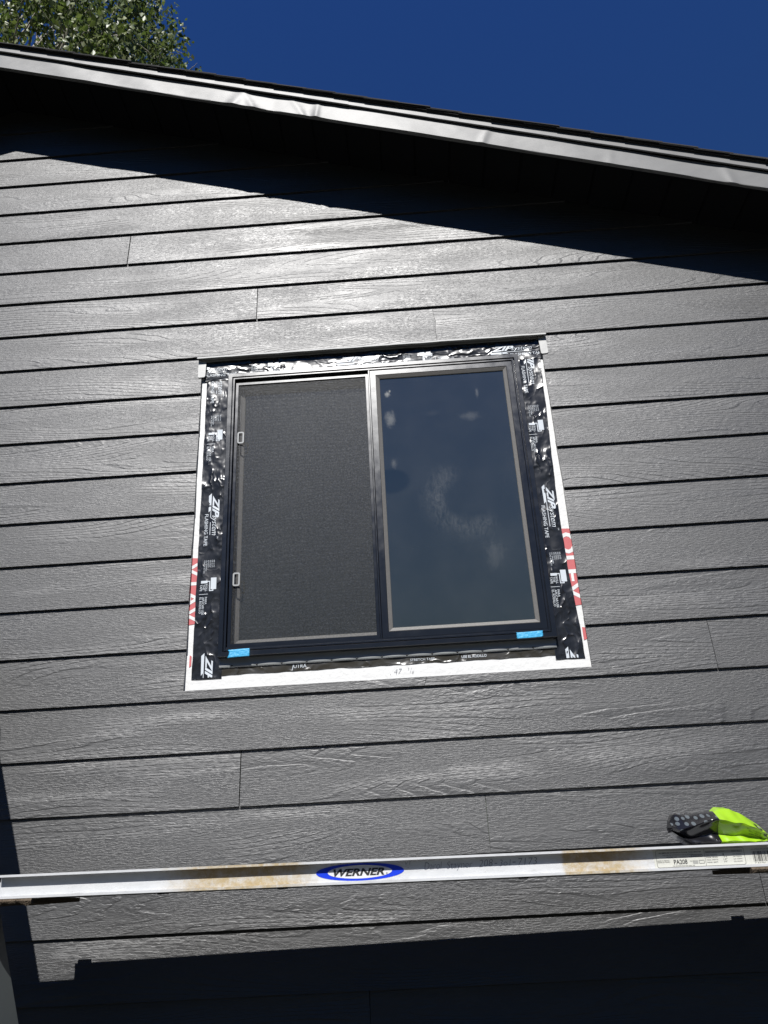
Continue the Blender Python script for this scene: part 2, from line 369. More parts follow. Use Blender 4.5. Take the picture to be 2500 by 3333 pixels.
def text_mesh(s, size=1.0, bold=0.0, shear=0.0, space=1.0):
    cu = bpy.data.curves.new('txt', 'FONT'); cu.body = s; cu.size = size; cu.offset = bold; cu.shear = shear; cu.space_character = space
    cu.resolution_u = 3
    o = bpy.data.objects.new('txt', cu); C.objects.link(o)
    me = bpy.data.meshes.new_from_object(o)
    bpy.data.objects.remove(o); bpy.data.curves.remove(cu)
    return me
def add_text(bm, s, org, ud, vd, length=None, height=None, size=None, bold=0.0, shear=0.0, mi=0, fn=None):
    """text with its baseline start at org, running along ud, letter tops along vd; fitted to length and/or cap height"""
    me = text_mesh(s, 1.0, bold, shear)
    co = np.empty(len(me.vertices)*3); me.vertices.foreach_get('co', co); co = co.reshape(-1, 3)
    if len(co) == 0: return
    ref = text_mesh('H', 1.0, bold); rc = np.empty(len(ref.vertices)*3); ref.vertices.foreach_get('co', rc); cap = rc.reshape(-1, 3)[:, 1].max()
    bpy.data.meshes.remove(ref)
    x0, x1 = co[:, 0].min(), co[:, 0].max()
    sx = length/(x1-x0) if length else None; sz = height/cap if height else None
    if sx is None: sx = sz
    if sz is None: sz = sx
    org, ud, vd = Vector(org), Vector(ud), Vector(vd)
    vs_ = []
    for c in co:
        p = org + ud*((c[0]-x0)*sx) + vd*(c[1]*sz)
        if fn: p = fn(p)
        vs_.append(bm.verts.new(p))
    for f in me.polygons:
        try: bf = bm.faces.new([vs_[i] for i in f.vertices]); bf.material_index = mi
        except ValueError: pass
    bpy.data.meshes.remove(me)
def add_poly(bm, pts, mi=0):
    f = bm.faces.new([bm.verts.new(p) for p in pts]); f.material_index = mi; return f

# ------------------------------------------------------------------ ground
bm = bmesh.new()
add_poly(bm, [(-400, -400, 0), (400, -400, 0), (400, 400, 0), (-400, 400, 0)])
g = link('ground', bm, M['ground']); tag(g, 'dark gravel yard below the house wall', None, None, 'structure')

# added trees, unseen behind the camera: block low sky to deepen the wall's shade
bm = bmesh.new(); ry = random.Random(5)
for q in range(70):
    a = math.radians(-180*q/69); dd = ry.uniform(30, 40); hh = ry.uniform(6.5, 9.2)
    b2 = bmesh.new(); bmesh.ops.create_icosphere(b2, subdivisions=3, radius=1.0)
    for v in b2.verts:
        f = 1+0.16*math.sin(v.co.x*5+q)+0.14*math.sin(v.co.y*6+q*2)+0.12*math.sin(v.co.z*8+q*3)+ry.uniform(-0.07, 0.07)
        v.co = Vector((v.co.x*2.6*f, v.co.y*2.2*f, v.co.z*hh*0.5*f+hh*0.5))+Vector((dd*math.cos(a), dd*math.sin(a)-2, 0))
    me_ = bpy.data.meshes.new('t'); b2.to_mesh(me_); b2.free(); bm.from_mesh(me_); bpy.data.meshes.remove(me_)
tag(link('added_trees', bm, plain('added_foliage', (0.035, 0.055, 0.02), 0.9, 0.1, 0, 1.5, 0.5)), 'added band of dark trees, out of view, blocking low sky light', None, None, 'stuff')

# ------------------------------------------------------------------ house
house = empty('house', 'grey lap-sided gable house with a newly taped black window', 'house', (0, 0, 0))
RX = -1.808; SL = 0.3367; OV = 0.25
XL, XR = -6.6, 3.05
def zr(x): return 3.0233 + Z0 - SL*RX - SL*abs(x-RX)   # underside of the rake trim
EXP = 0.1778; TOP = 3.3039 + Z0
def row_z(i): return TOP - EXP*i
OX0, OX1, OZ0, OZ1 = -0.803, 0.594, 0.667+Z0, 2.0593+Z0
TILT = 0.0094/EXP; TH = 0.0090
JOINT = {4: [-1.166], 6: [-0.580], 7: ['crack'], 15: [1.011], 17: [-0.600], 18: [0.193], 19: [0.998], 16: [2.2], 20: [-1.9, 1.6], 21: [-0.2]}
def plank(poly, zb, y_extra=0.0):
    bm = bmesh.new()
    prism(bm, poly, lambda x, z: TILT*(z-zb)+y_extra, lambda x, z: TILT*(z-zb)+TH+y_extra)
    xs = [p[0] for p in poly]
    return link('siding_plank', bm, M['siding'], house, (min(xs), 0, zb))
for i in range(-2, 28):
    zb, zt = row_z(i), row_z(i) + EXP + 0.030
    if zt < 0.15: continue
    js = JOINT.get(i, [])
    rr = random.Random(i*13+5)
    cuts = [XL] + sorted([rr.uniform(-5.4, -2.6)] + [j for j in js if j != 'crack'] + [rr.uniform(2.05, 2.9)]) + [XR]
    spans = list(zip(cuts[:-1], cuts[1:]))
    for (a, b) in spans:
        gp = rr.choice((0.0012, 0.0018))
        if any(abs(a-j) < 1e-6 for j in js if j != 'crack') or any(abs(b-j) < 1e-6 for j in js if j != 'crack'): gp = {4: 0.0021, 6: 0.0017, 17: 0.0017}.get(i, 0.0009)
        a2, b2 = a+gp, b-gp
        pieces = []
        if 8 <= i <= 14 and a2 < OX0 and b2 > OX1:
            e = rr.uniform(-0.0015, 0.0015)
            pieces = [[(a2, zb), (OX0+e, zb), (OX0-e, zt), (a2, zt)], [(OX1+e, zb), (b2, zb), (b2, zt), (OX1-e, zt)]]
        elif i == 15 and a2 < OX0 and b2 > OX1:
            pieces = [[(a2, zb), (0.0225, zb), (0.027, zb+0.012), (0.030, OZ0-0.006), (0.035, OZ0), (OX0-0.002, OZ0), (OX0, zt), (a2, zt)],
                      [(0.0238, zb), (b2, zb), (b2, zt), (OX1, zt), (OX1+0.001, OZ0), (0.0365, OZ0), (0.0315, OZ0-0.006), (0.0285, zb+0.012)]]
        elif i == 7 and a2 < 0.1 and b2 > 0.2:
            cr = [(0.1706, 0.0), (0.172, 0.02), (0.1695, 0.045), (0.1712, 0.08), (0.1745, 0.10), (0.1700, 0.125), (0.1665, 0.15), (0.167, zt-zb)]
            pieces = [[(a2, zb)] + [(x, zb+h) for x, h in cr] + [(a2, zt)],
                      [(b2, zb), (b2, zt)] + [(x+0.0011, zb+h) for x, h in cr[::-1]]]
        else: pieces = [[(a2, zb), (b2, zb), (b2, zt), (a2, zt)]]
        for pc in pieces:
            if zt > zr(a2) - 0.1 or zt > zr(b2) - 0.1:
                lim = 3.0233 + Z0 - SL*RX + 0.026
                pc = clip(pc, SL, 1, lim + SL*RX); pc = clip(pc, -SL, 1, lim - SL*RX)
            if len(pc) >= 3 and max(p[0] for p in pc)-min(p[0] for p in pc) > 0.02: plank(pc, zb)

# sheathing behind the planks with the rough opening
bm = bmesh.new()
WX0, WX1, WZ0, WZ1 = -0.688, 0.491, 0.775+Z0, 1.957+Z0
def slab(x0, x1, z0, z1):
    pc = [(x0, z0), (x1, z0), (x1, z1), (x0, z1)]
    lim = 3.0233 + Z0 - SL*RX + 0.024
    pc = clip(pc, SL, 1, lim + SL*RX); pc = clip(pc, -SL, 1, lim - SL*RX)
    if len(pc) > 2: prism(bm, pc, lambda x, z: 0.0195, lambda x, z: 0.12)
r_ = 0.01
slab(XL, WX0+r_, 0.02, 6); slab(WX1-r_, XR, 0.02, 6); slab(WX0+r_, WX1-r_, 0.02, WZ0+r_); slab(WX0+r_, WX1-r_, WZ1-r_, 6)
link('sheathing', bm, M['sheath'], house)
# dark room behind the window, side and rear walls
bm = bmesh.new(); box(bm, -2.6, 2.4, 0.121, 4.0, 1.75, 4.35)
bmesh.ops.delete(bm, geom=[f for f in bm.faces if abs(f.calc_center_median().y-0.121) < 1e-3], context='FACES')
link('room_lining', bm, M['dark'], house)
bm = bmesh.new(); ze = zr(XR)+0.01
box(bm, XR-0.12, XR-0.002, 0.1205, 7.0, 0.02, ze); link('side_wall', bm, M['plain_wall'], house); bm = bmesh.new(); box(bm, XL+0.002, XL+0.12, 0.1205, 7.0, 0.02, zr(XL)+0.01)
link('side_wall', bm, M['plain_wall'], house)
bm = bmesh.new(); pc = [(XL, 0.02), (XR, 0.02), (XR, zr(XR)), (RX, zr(RX)), (XL, zr(XL))]
prism(bm, pc, lambda x, z: 7.001, lambda x, z: 7.12); link('rear_wall', bm, M['plain_wall'], house)

# soffit panels, fascia, drip edge, shingles ------------------------
UL, UR = RX-(XL-0.35), (XR+0.35)-RX
for sgn, U in ((1, UR), (-1, UL)):
    n = int(U/0.15)
    for j in range(n):
        u0, u1 = j*0.15+0.0015, (j+1)*0.15-0.0015
        bm = bmesh.new()
        pts = []
        dz = 0.016
        for y in (-OV+0.012, 0.018):
            for (u, w) in ((u0, 0.004), (u0+0.006, 0.0), (u1-0.006, 0.0), (u1, 0.004), (u1, 0.012), (u0, 0.012)):
                x = RX+sgn*u; pts.append((x, y, zr(x)+dz+w))
        v = [bm.verts.new(p) for p in pts]
        for q in range(6): bm.faces.new((v[q], v[(q+1) % 6], v[6+(q+1) % 6], v[6+q]))
        bm.faces.new(v[:6][::-1]); bm.faces.new(v[6:])
        link('soffit_panel', bm, M['soffit'], house, (RX+sgn*(u0+u1)/2, 0, zr(RX+sgn*u0)))
DENT = [(-0.630, 0.010, 0.55, 0.030, 1), (-0.585, 0.007, -0.5, 0.022, 1), (-0.470, 0.005, 0.3, 0.05, -1), (-0.362, 0.006, -0.55, 0.020, 1), (-0.318, 0.004, 0.2, 0.03, -1), (-0.277, 0.010, 0.15, 0.016, 1), (-0.23, 0.004, 0.7, 0.03, 1), (0.443, 0.007, 0.35, 0.018, 1), (1.407, 0.006, -0.2, 0.022, 1), (-1.3, 0.0025, 0.8, 0.05, 1), (-1.05, 0.002, -0.8, 0.06, 1), (0.95, 0.002, 0.2, 0.02, 1)]
def fdisp(x, v):
    d = 0.0014*math.sin(x*3.1+1)+0.0011*math.sin(x*7.7+v*12)+0.0006*math.sin(x*17.3+v*25)
    for x0, a, kk, w, s in DENT:
        t = (x-x0-kk*(v-0.045))/w
        if abs(t) < 3: d += s*a*0.55*math.exp(-t*t)*(0.35+0.65*max(0.0, 1-v/0.095)) * (1 if t < 0 else math.exp(-t*0.7))
    return d
for sgn, U in ((1, UR), (-1, UL)):
    bm = bmesh.new(); N = int(U/0.006) if sgn > 0 else int(U/0.03)
    vv = [0.0, 0.006, 0.018, 0.034, 0.05, 0.066, 0.08, 0.0945]
    rows = []
    for j in range(N+1):
        x = RX+sgn*U*j/N
        bot = 0.0 + (fdisp(x, 0)*0.35)
        col = [bm.verts.new((x, -OV+0.016, zr(x)+0.001)), bm.verts.new((x, -OV+0.003, zr(x)-bot*0.6))]
        for v in vv: col.append(bm.verts.new((x, -OV-fdisp(x, v), zr(x)+v+(0.002-bot*0.6 if v == 0 else 0))))
        col += [bm.verts.new((x, -OV+0.016, zr(x)+0.0945))]
        rows.append(col)
    for j in range(N):
        for q in range(len(rows[0])-1): bm.faces.new((rows[j][q], rows[j+1][q], rows[j+1][q+1], rows[j][q+1]))
    o = link('rake_fascia', bm, M['fascia'], house, (RX, -OV, zr(RX)), smooth=True)
    o.modifiers.new('e', 'EDGE_SPLIT').split_angle = math.radians(40)
    if sgn > 0: o['label'] = 'pale grey metal fascia creased and dented along its lower edge'
    # sub fascia board behind
    bm = bmesh.new()
    for (a, b) in ((0, U),):
        xs = [RX+sgn*a, RX+sgn*b]
        v = []
        for x in xs:
            for y, w in ((-OV+0.017, 0.004), (-OV+0.05, 0.030), (-OV+0.05, 0.12), (-OV+0.017, 0.12)): v.append(bm.verts.new((x, y, zr(x)+w)))
        for q in range(4): bm.faces.new((v[q], v[(q+1) % 4], v[4+(q+1) % 4], v[4+q]))
        bm.faces.new(v[:4]); bm.faces.new(v[4:])
    link('rake_board', bm, M['soffit'], house)
    # drip edge in two lengths that overlap
    cut = (-0.137-RX) if sgn > 0 else 1.9
    for (a, b, dy) in ((0, cut, -0.0015), (cut-0.03, U, 0.0)):
        bm = bmesh.new(); n = 40; rows = []
        for j in range(n+1):
            u = a+(b-a)*j/n; x = RX+sgn*u; wv = 0.0006*math.sin(u*9)+0.0004*math.sin(u*23)
            rows.append([bm.verts.new((x, y+dy, zr(x)+w+wv)) for y, w in ((-OV-0.004, 0.0965), (-OV-0.0125, 0.094), (-OV-0.0135, 0.0955), (-OV-0.0125, 0.127), (-OV+0.10, 0.128), (-OV+0.10, 0.1245), (-OV-0.006, 0.1245), )])
        for j in range(n):
            for q in range(7): bm.faces.new((rows[j][q], rows[j+1][q], rows[j+1][(q+1) % 7], rows[j][(q+1) % 7]))
        bm.faces.new(rows[0]); bm.faces.new(rows[-1][::-1])
        link('drip_edge', bm, M['fascia'], house, (RX+sgn*a, -OV, zr(RX+sgn*a)))
roof_b = bmesh.new()
for sgn, U in ((1, UR), (-1, UL)):
    v = []
    for u in (0, U):
        x = RX+sgn*u
        for y, w in ((-OV+0.05, 0.03), (7.4, 0.03), (7.4, 0.1285), (-OV+0.0, 0.1285)): v.append(roof_b.verts.new((x, y, zr(x)+w)))
    for q in range(4): roof_b.faces.new((v[q], v[(q+1) % 4], v[4+(q+1) % 4], v[4+q]))
    roof_b.faces.new(v[:4]); roof_b.faces.new(v[4:])
roof = link('roof', roof_b, M['soffit'], house)
for sgn, U in ((1, UR), (-1, UL)):
    n = int(U/0.135)
    for j in range(n+1):
        u1 = (j+1)*0.135+random.uniform(-0.004, 0.004); u0 = j*0.135-0.15
        if u0 < 0: u0 = 0.0
        lift = 0.131; t = 0.006+random.uniform(0, 0.0025); oh = -OV-0.030+random.uniform(-0.003, 0.003)
        bm = bmesh.new(); v = []
        for u, b in ((u0, 0.0), (u1, 0.0085)):
            x = RX+sgn*u
            for y, w in ((oh, lift+b), (7.4, lift+b), (7.4, lift+b+t), (oh+0.002, lift+b+t)): v.append(bm.verts.new((x, y, zr(x)+w)))
        for q in range(4): bm.faces.new((v[q], v[(q+1) % 4], v[4+(q+1) % 4], v[4+q]))
        bm.faces.new(v[:4]); bm.faces.new(v[4:])
        link('shingle', bm, M['shingle'], roof, (RX+sgn*u1, oh, zr(RX+sgn*u1)+lift))
    # starter strip seen on edge beneath the shingles
    bm = bmesh.new(); v = []
    for u in (0, U):
        x = RX+sgn*u
        for y, w in ((-OV-0.022, 0.1275), (0.1, 0.129), (0.1, 0.1308), (-OV-0.022, 0.1305)): v.append(bm.verts.new((x, y, zr(x)+w)))
    for q in range(4): bm.faces.new((v[q], v[(q+1) % 4], v[4+(q+1) % 4], v[4+q]))
    bm.faces.new(v[:4]); bm.faces.new(v[4:])
    link('starter_strip', bm, M['shingle'], roof)

# ------------------------------------------------------------------ house wrap round the opening
def wav(a, b=0.0): return math.sin(a*41+b*7)*0.5+math.sin(a*97+1.3+b*13)*0.3+math.sin(a*23+2.1)*0.4
bm = bmesh.new()
def sheet(bm, x0, x1, z0, z1, y, nx, nz, amp=0.0004, edge=0.0, fn=None):
    g_ = []
    for j in range(nz+1):
        rw = []
        for i in range(nx+1):
            x = x0+(x1-x0)*i/nx; z = z0+(z1-z0)*j/nz
            ex = ez = 0.0
            if edge:
                if i in (0, nx): ex = edge*wav(z, i)
                if j in (0, nz): ez = edge*wav(x, j)
            d = fn(x, z) if fn else amp*wav(x+z*0.7, z)
            rw.append(bm.verts.new((x+ex, y-abs(d), z+ez)))
        g_.append(rw)
    for j in range(nz):
        for i in range(nx): bm.faces.new((g_[j][i], g_[j][i+1], g_[j+1][i+1], g_[j+1][i]))
sheet(bm, OX0-0.02, -0.66, OZ0-0.03, OZ1, 0.0185, 8, 60); sheet(bm, 0.46, OX1+0.02, OZ0-0.03, OZ1, 0.0185, 8, 60)
sheet(bm, -0.66, 0.46, OZ0-0.03, 0.765+Z0, 0.0185, 60, 8); sheet(bm, -0.66, 0.46, 1.967+Z0, OZ1, 0.0185, 60, 6)
wrap = link('house_wrap', bm, M['wrap'], house, (0, 0, OZ0), smooth=True)
wrap['label'] = 'white house wrap exposed round the window opening'
# red print on the wrap: a band with white letters turned down the jamb
bm = bmesh.new(); YW = 0.0168
def jag(x0, x1, z1, z0, mi): 
    add_poly(bm, [(x0, YW, z0), (x1, YW, z0+0.006), (x1, YW, z1-0.004), (x0, YW, z1)], mi)
jag(0.545, 0.600, 1.190+Z0, 0.888+Z0, 0); jag(-0.815, -0.770, 1.166+Z0, 0.905+Z0, 0)
jag(-0.793, -0.786, 0.796+Z0, 0.752+Z0, 0); jag(0.584, 0.600, 0.812+Z0, 0.765+Z0, 0)
def down_text(s, x, z, h, L, mi): add_text(bm, s, (x, YW-0.0006, z), (0, 0, -1), (1, 0, 0), length=L, height=h, bold=0.02, mi=mi)
down_text('OLEV', 0.553, 1.172+Z0, 0.052, 0.262, 1)
down_text('VTAV', -0.822, 1.150+Z0, 0.05, 0.235, 1)
tag(link('lettering', bm, [M['ink_red'], M['wrap']], wrap), kind='stuff')
bm = bmesh.new()
add_text(bm, '. 47', (-0.092, 0.0165, 0.6845+Z0), (1, 0.0, 0.03), (0, 0, 1), height=0.018, bold=-0.022, shear=0.25)
add_text(bm, '5', (-0.031, 0.0165, 0.6965+Z0), (1, 0, 0.03), (0, 0, 1), height=0.009, bold=-0.02, shear=0.25)
add_text(bm, '/', (-0.0225, 0.0165, 0.6865+Z0), (1, 0, 0.03), (0, 0, 1), height=0.018, bold=-0.025)
add_text(bm, '8', (-0.0165, 0.0165, 0.684+Z0), (1, 0, 0.03), (0, 0, 1), height=0.009, bold=-0.02, shear=0.25)
tag(link('pencil_note', bm, M['pencil'], wrap), kind='stuff')

# ------------------------------------------------------------------ flashing tape with its print
def tdisp(x, z):
    return 0.00035*(math.sin(x*61+z*23)+math.sin(z*83-x*37+1)+math.sin(x*131+z*119+2))
def tape(x0, x1, z0, z1, y, mat, label, edge=0.0012, right=None):
    bm = bmesh.new(); nx = max(6, int((x1-x0)/0.012)); nz = max(4, int((z1-z0)/0.012))
    sheet(bm, x0, x1, z0, z1, y-0.0005, nx, nz, fn=lambda x, z: tdisp(x, z)+0.0012, edge=edge)
    if right:
        for v in bm.verts:
            if v.co.x > x0+0.03:
                for (za, xa), (zb, xb) in zip(right[:-1], right[1:]):
                    if za <= v.co.z-Z0 <= zb: v.co.x += (xa+(xb-xa)*(v.co.z-Z0-za)/(zb-za)-x1)*(v.co.x-x0-0.03)/(x1-x0-0.03)
    o = link('flashing_tape', bm, mat, house, (x0, y, z0), smooth=True); o['label'] = label; return o
tl = tape(-0.782, WX0+0.012, 0.708+Z0, 1.99+Z0, 0.0170, M['tape'], 'wrinkled black flashing tape down the left jamb')
tr_ = tape(WX1-0.012, 0.5865, 0.702+Z0, 1.99+Z0, 0.0170, M['tape'], 'wrinkled black flashing tape down the right jamb', right=[(0.6, .581), (0.80, .578), (0.89, .574), (1.0, .568), (1.2, .565), (1.37, .567), (1.46, .570), (1.68, .577), (1.80, .580), (2.1, .590)])
tt = tape(-0.794, 0.589, WZ1-0.012, 2.040+Z0, 0.0150, M['tape_head'], 'shiny crumpled black flashing tape across the window head')
tt2 = None
tb = tape(-0.692, 0.490, 0.7175+Z0, 0.79+Z0, 0.0178, M['tape_grey'], 'smoky stretched flashing tape below the window', 0.0016)
PER = 0.628
def print_tape(owner, s_start, to_world, smin, smax, tmin, tmax, y):
    for part in ('brand_print', 'code_print', 'roller_print'):
        print_part(owner, s_start, to_world, smin, smax, y, part)
def print_part(owner, s_start, to_world, smin, smax, y, part):
    """to_world(s, t): s runs in reading direction from the logo bar, t upwards from the tape's lower edge"""
    bm = bmesh.new()
    o0 = to_world(0, 0); ud = (to_world(1, 0)-o0); vd = (to_world(0, 1)-o0)
    def P(s, t): return to_world(s, t)
    def fn(p): return p
    for k_ in range(3):
        b = s_start + k_*PER
        if b > smax or b+0.5 < smin: continue
        if part == 'brand_print':
            add_poly(bm, [P(b, .042), P(b+.070, .0415), P(b+.080, .0325), P(b+.010, .031)])
            add_poly(bm, [P(b+.072, .0422), P(b+.174, .0422), P(b+.174, .0400), P(b+.070, .0400)])
            add_text(bm, 'ZIP', P(b+.010, .0478), ud, vd, length=.094, height=.0252, bold=0.035, shear=0.42)
            add_text(bm, 'system', P(b+.093, .0485), ud, vd, length=.084, height=.0205, bold=-0.004, shear=0.30)
            add_text(bm, 'TM', P(b+.181, .068), ud, vd, height=.005)
            add_text(bm, 'FLASHING TAPE', P(b+.088, .0195), ud, vd, length=.130, height=.0128, bold=0.004)
        if part == 'code_print':
            for q, ln in enumerate(('ESR #1473', 'ESR #1474', 'ESR #2227', 'ESR #3373', 'ULC ER-R40083', 'CCMC 40-42118-R')):
                add_text(bm, ln, P(b+.277, .0600-q*.0072), ud, vd, height=.0044)
        if part == 'roller_print':
            # roller pictogram
            add_poly(bm, [P(b+.346, .053), P(b+.346, .0735), P(b+.391, .0735), P(b+.391, .053)])
            for r4 in (((.391, .060, .397, .0635)), ((.394, .0475, .3975, .0635)), ((.358, .0475, .3975, .0505)), ((.358, .040, .3615, .0505)), ((.357, .017, .367, .041))):
                a0, t0, a1, t1 = r4; add_poly(bm, [P(b+a0, t0), P(b+a0, t1), P(b+a1, t1), P(b+a1, t0)])
            for q, ln in enumerate(('ROLL', 'THE', 'TAPE')): add_text(bm, ln, P(b+.371, .0335-q*.0098), ud, vd, height=.0078, bold=0.004)
            add_poly(bm, [P(b+.408, .012), P(b+.408, .044), P(b+.4095, .044), P(b+.4095, .012)])
            for q, ln in enumerate(('PARA', 'APLICAR USE', 'EL RODILLO')): add_text(bm, ln, P(b+.420, .0335-q*.0098), ud, vd, height=.0078, bold=0.004)
    e = 0.0005
    for s_, sg in ((smin, -1), (smax, 1)):
        pl = to_world(s_, 0); nn = ud.normalized()*sg
        geo = bm.verts[:]+bm.edges[:]+bm.faces[:]
        bmesh.ops.bisect_plane(bm, geom=geo, plane_co=pl, plane_no=nn, clear_outer=True)
    for v in bm.verts: v.co.y = y-0.0005-abs(tdisp(v.co.x, v.co.z)+0.0012)-0.0007
    if len(bm.verts): tag(link(part, bm, M['ink_white'], owner), kind='stuff')
    else: bm.free()
print_tape(tl, 0.0, lambda s, t: Vector((-0.782+t, 0, 1.428+Z0+PER-s)), 0.06, PER+0.716, 0, 0.092, 0.0170)
print_tape(tr_, 0.0, lambda s, t: Vector((0.484+t*0.99, 0, 1.373+Z0+PER-s)), 0.04, PER+0.668, 0, 0.1, 0.0170)
print_tape(tt, 0.0, lambda s, t: Vector((-0.877+s, 0, 1.948+Z0+t*0.92)), 0.086, 1.46, 0, 0.09, 0.0150)
bm = bmesh.new()
add_text(bm, 'STRETCH TAPE', (-0.02, 0.0152, 0.727+Z0), (1, 0, 0), (0, 0, 1), length=0.085, height=0.008)
add_text(bm, 'USE EL RODILLO', (0.158, 0.0152, 0.727+Z0), (1, 0, 0), (0, 0, 1), length=0.086, height=0.009, bold=0.01)
add_text(bm, 'UTRA', (-0.425, 0.0152, 0.7275+Z0), (1, 0, 0), (0, 0, 1), length=0.045, height=0.012)
add_poly(bm, [(-0.431, 0.0153, 0.7195+Z0), (-0.429, 0.0153, 0.7195+Z0), (-0.425, 0.0153, 0.741+Z0), (-0.427, 0.0153, 0.741+Z0)])
tag(link('lettering', bm, M['ink_white'], tb), kind='stuff')
# head flashing: drip lip with folded ends
bm = bmesh.new(); N = 60; rows = []
for j in range(N+1):
    x = -0.821+(0.617+0.821)*j/N; w = 0.0008*wav(x)
    rows.append([bm.verts.new((x, y, z+Z0+w)) for y, z in ((0.0125, 2.075), (0.0105, 2.0525), (-0.010, 2.0515), (-0.0135, 2.0425), (-0.0120, 2.0422), (-0.0085, 2.0495), (0.0135, 2.0505))])
for j in range(N):
    for q in range(6): bm.faces.new((rows[j][q], rows[j+1][q], rows[j+1][q+1], rows[j][q+1]))
link('head_flashing', bm, M['flash_white'], house, (-0.821, 0, 2.04+Z0))
for (x0, x1, lab) in ((-0.819, -0.787, 'white flap folded at the left end of the head flashing'), (0.586, 0.617, 'white flap folded at the right end of the head flashing')):
    bm = bmesh.new(); xa, xb = x0, x1
    pl = [(xa+0.002, 1.962), (xa+0.006, 1.957), (xb-0.004, 1.958), (xb, 1.964), (xb+0.001, 2.046), (xa, 2.046)]
    prism(bm, [(x, z+Z0) for x, z in pl], lambda x, z: TILT*(z-Z0-1.8815)-0.0030+0.0008*math.sin(z*80), lambda x, z: TILT*(z-Z0-1.8815)-0.0015+0.0008*math.sin(z*80))
    o = link('flashing_flap', bm, M['flash_white'], house, (xa, 0, 1.96+Z0)); o['label'] = lab

# ------------------------------------------------------------------ window
win = bpy.data.objects.new('window', None); C.objects.link(win); win.parent = house; win.location = (0, 0, WZ0)
win['label'] = 'black-framed two-light sliding window with an insect screen on its left light'
bm = bmesh.new()
sweep(bm, WX0, WX1, WZ0, WZ1, [(0.0, 0.018), (0.0, -0.0105), (0.0015, -0.012), (0.0165, -0.012), (0.0175, -0.011), (0.0175, -0.003), (0.0205, -0.003), (0.0205, -0.0085), (0.0215, -0.0095), (0.0265, -0.0095), (0.0275, -0.0085), (0.0275, 0.075)])
link('window_frame', bm, M['frame'], win, (WX0, 0, WZ0))
# raised sill track
bm = bmesh.new(); box(bm, WX0+0.028, WX1-0.028, -0.0070, 0.07, WZ0+0.026, WZ0+0.0325); box(bm, WX0+0.028, WX1-0.028, -0.0035, 0.0, WZ0+0.0325, WZ0+0.0355)
link('sill_track', bm, M['frame'], win, (0, 0, WZ0))
bm = bmesh.new(); box(bm, -0.1175, -0.1125, -0.0075, 0.05, WZ0+0.033, WZ1-0.028)
link('meeting_stile', bm, M['frame'], win, (-0.115, 0, WZ0))
def lite(x0, x1, z0, z1, fw, y, gm):
    bm = bmesh.new()
    sweep(bm, x0, x1, z0, z1, [(0, y+0.03), (0, y+0.001), (0.001, y), (fw-0.001, y), (fw, y+0.001), (fw, y+0.03)])
    link('sash', bm, M['frame'], win, (x0, y, z0))
    bm = bmesh.new()
    sweep(bm, x0+fw, x1-fw, z0+fw, z1-fw, [(0.0004, y+0.0025), (0.002, y+0.0018), (0.0135, y+0.0075), (0.0150, y+0.0095), (0.0150, y+0.016)])
    link('glazing_bead', bm, M['gasket'], win, (x0, y, z0))
    bm = bmesh.new(); d = fw+0.0149
    add_poly(bm, [(x0+d, y+0.012, z0+d), (x1-d, y+0.012, z0+d), (x1-d, y+0.012, z1-d), (x0+d, y+0.012, z1-d)])
    o = link('pane', bm, gm, win, (0, y+0.012, Z0)); return o
lite(-0.111, 0.4632, WZ0+0.033, WZ1-0.0285, 0.0235, -0.0055, M['glass'])
lite(-0.662, -0.095, WZ0+0.034, WZ1-0.029, 0.022, 0.030, M['glass2'])
# insect screen
SX0, SX1, SZ0, SZ1 = -0.658, -0.1185, WZ0+0.036, WZ1-0.040
bm = bmesh.new(); sweep(bm, SX0, SX1, SZ0, SZ1, [(0, 0.010), (0, 0.001), (0.001, 0.0), (0.0055, 0.0), (0.0110, 0.0), (0.0120, 0.001), (0.0120, 0.010)])
link('screen_frame', bm, M['frame'], win, (SX0, 0, SZ0))
bm = bmesh.new(); d = 0.0118
add_poly(bm, [(SX0+d, 0.004, SZ0+d), (SX1-d, 0.004, SZ0+d), (SX1-d, 0.004, SZ1-d), (SX0+d, 0.004, SZ1-d)])
link('insect_screen', bm, M['screen'], win, (0, 0.004, Z0))
for zc in (1.657, 1.063):
    bm = bmesh.new(); x0, x1, z0, z1 = -0.6445, -0.6185, zc-0.026+Z0, zc+0.026+Z0
    def rr_(d, rad):
        pts = []
        for (cx, cz, a0) in ((x1-d-rad, z1-d-rad, 0), (x0+d+rad, z1-d-rad, 90), (x0+d+rad, z0+d+rad, 180), (x1-d-rad, z0+d+rad, 270)):
            for q in range(4): a = math.radians(a0+q*30); pts.append((cx+rad*math.cos(a), cz+rad*math.sin(a)))
        return pts
    o_, i_ = rr_(0, 0.007), rr_(0.0055, 0.003); n = len(o_)
    vs2 = [[bm.verts.new((p[0], y, p[1])) for p in pl] for pl, y in ((o_, -0.0030), (i_, -0.0030), (i_, -0.0008), (o_, -0.0008))]
    for q in range(4):
        for j in range(n): bm.faces.new((vs2[q][j], vs2[q][(j+1) % n], vs2[(q+1) % 4][(j+1) % n], vs2[(q+1) % 4][j]))
    link('pull_tab', bm, M['tab'], win, (-0.63, 0, zc+Z0))
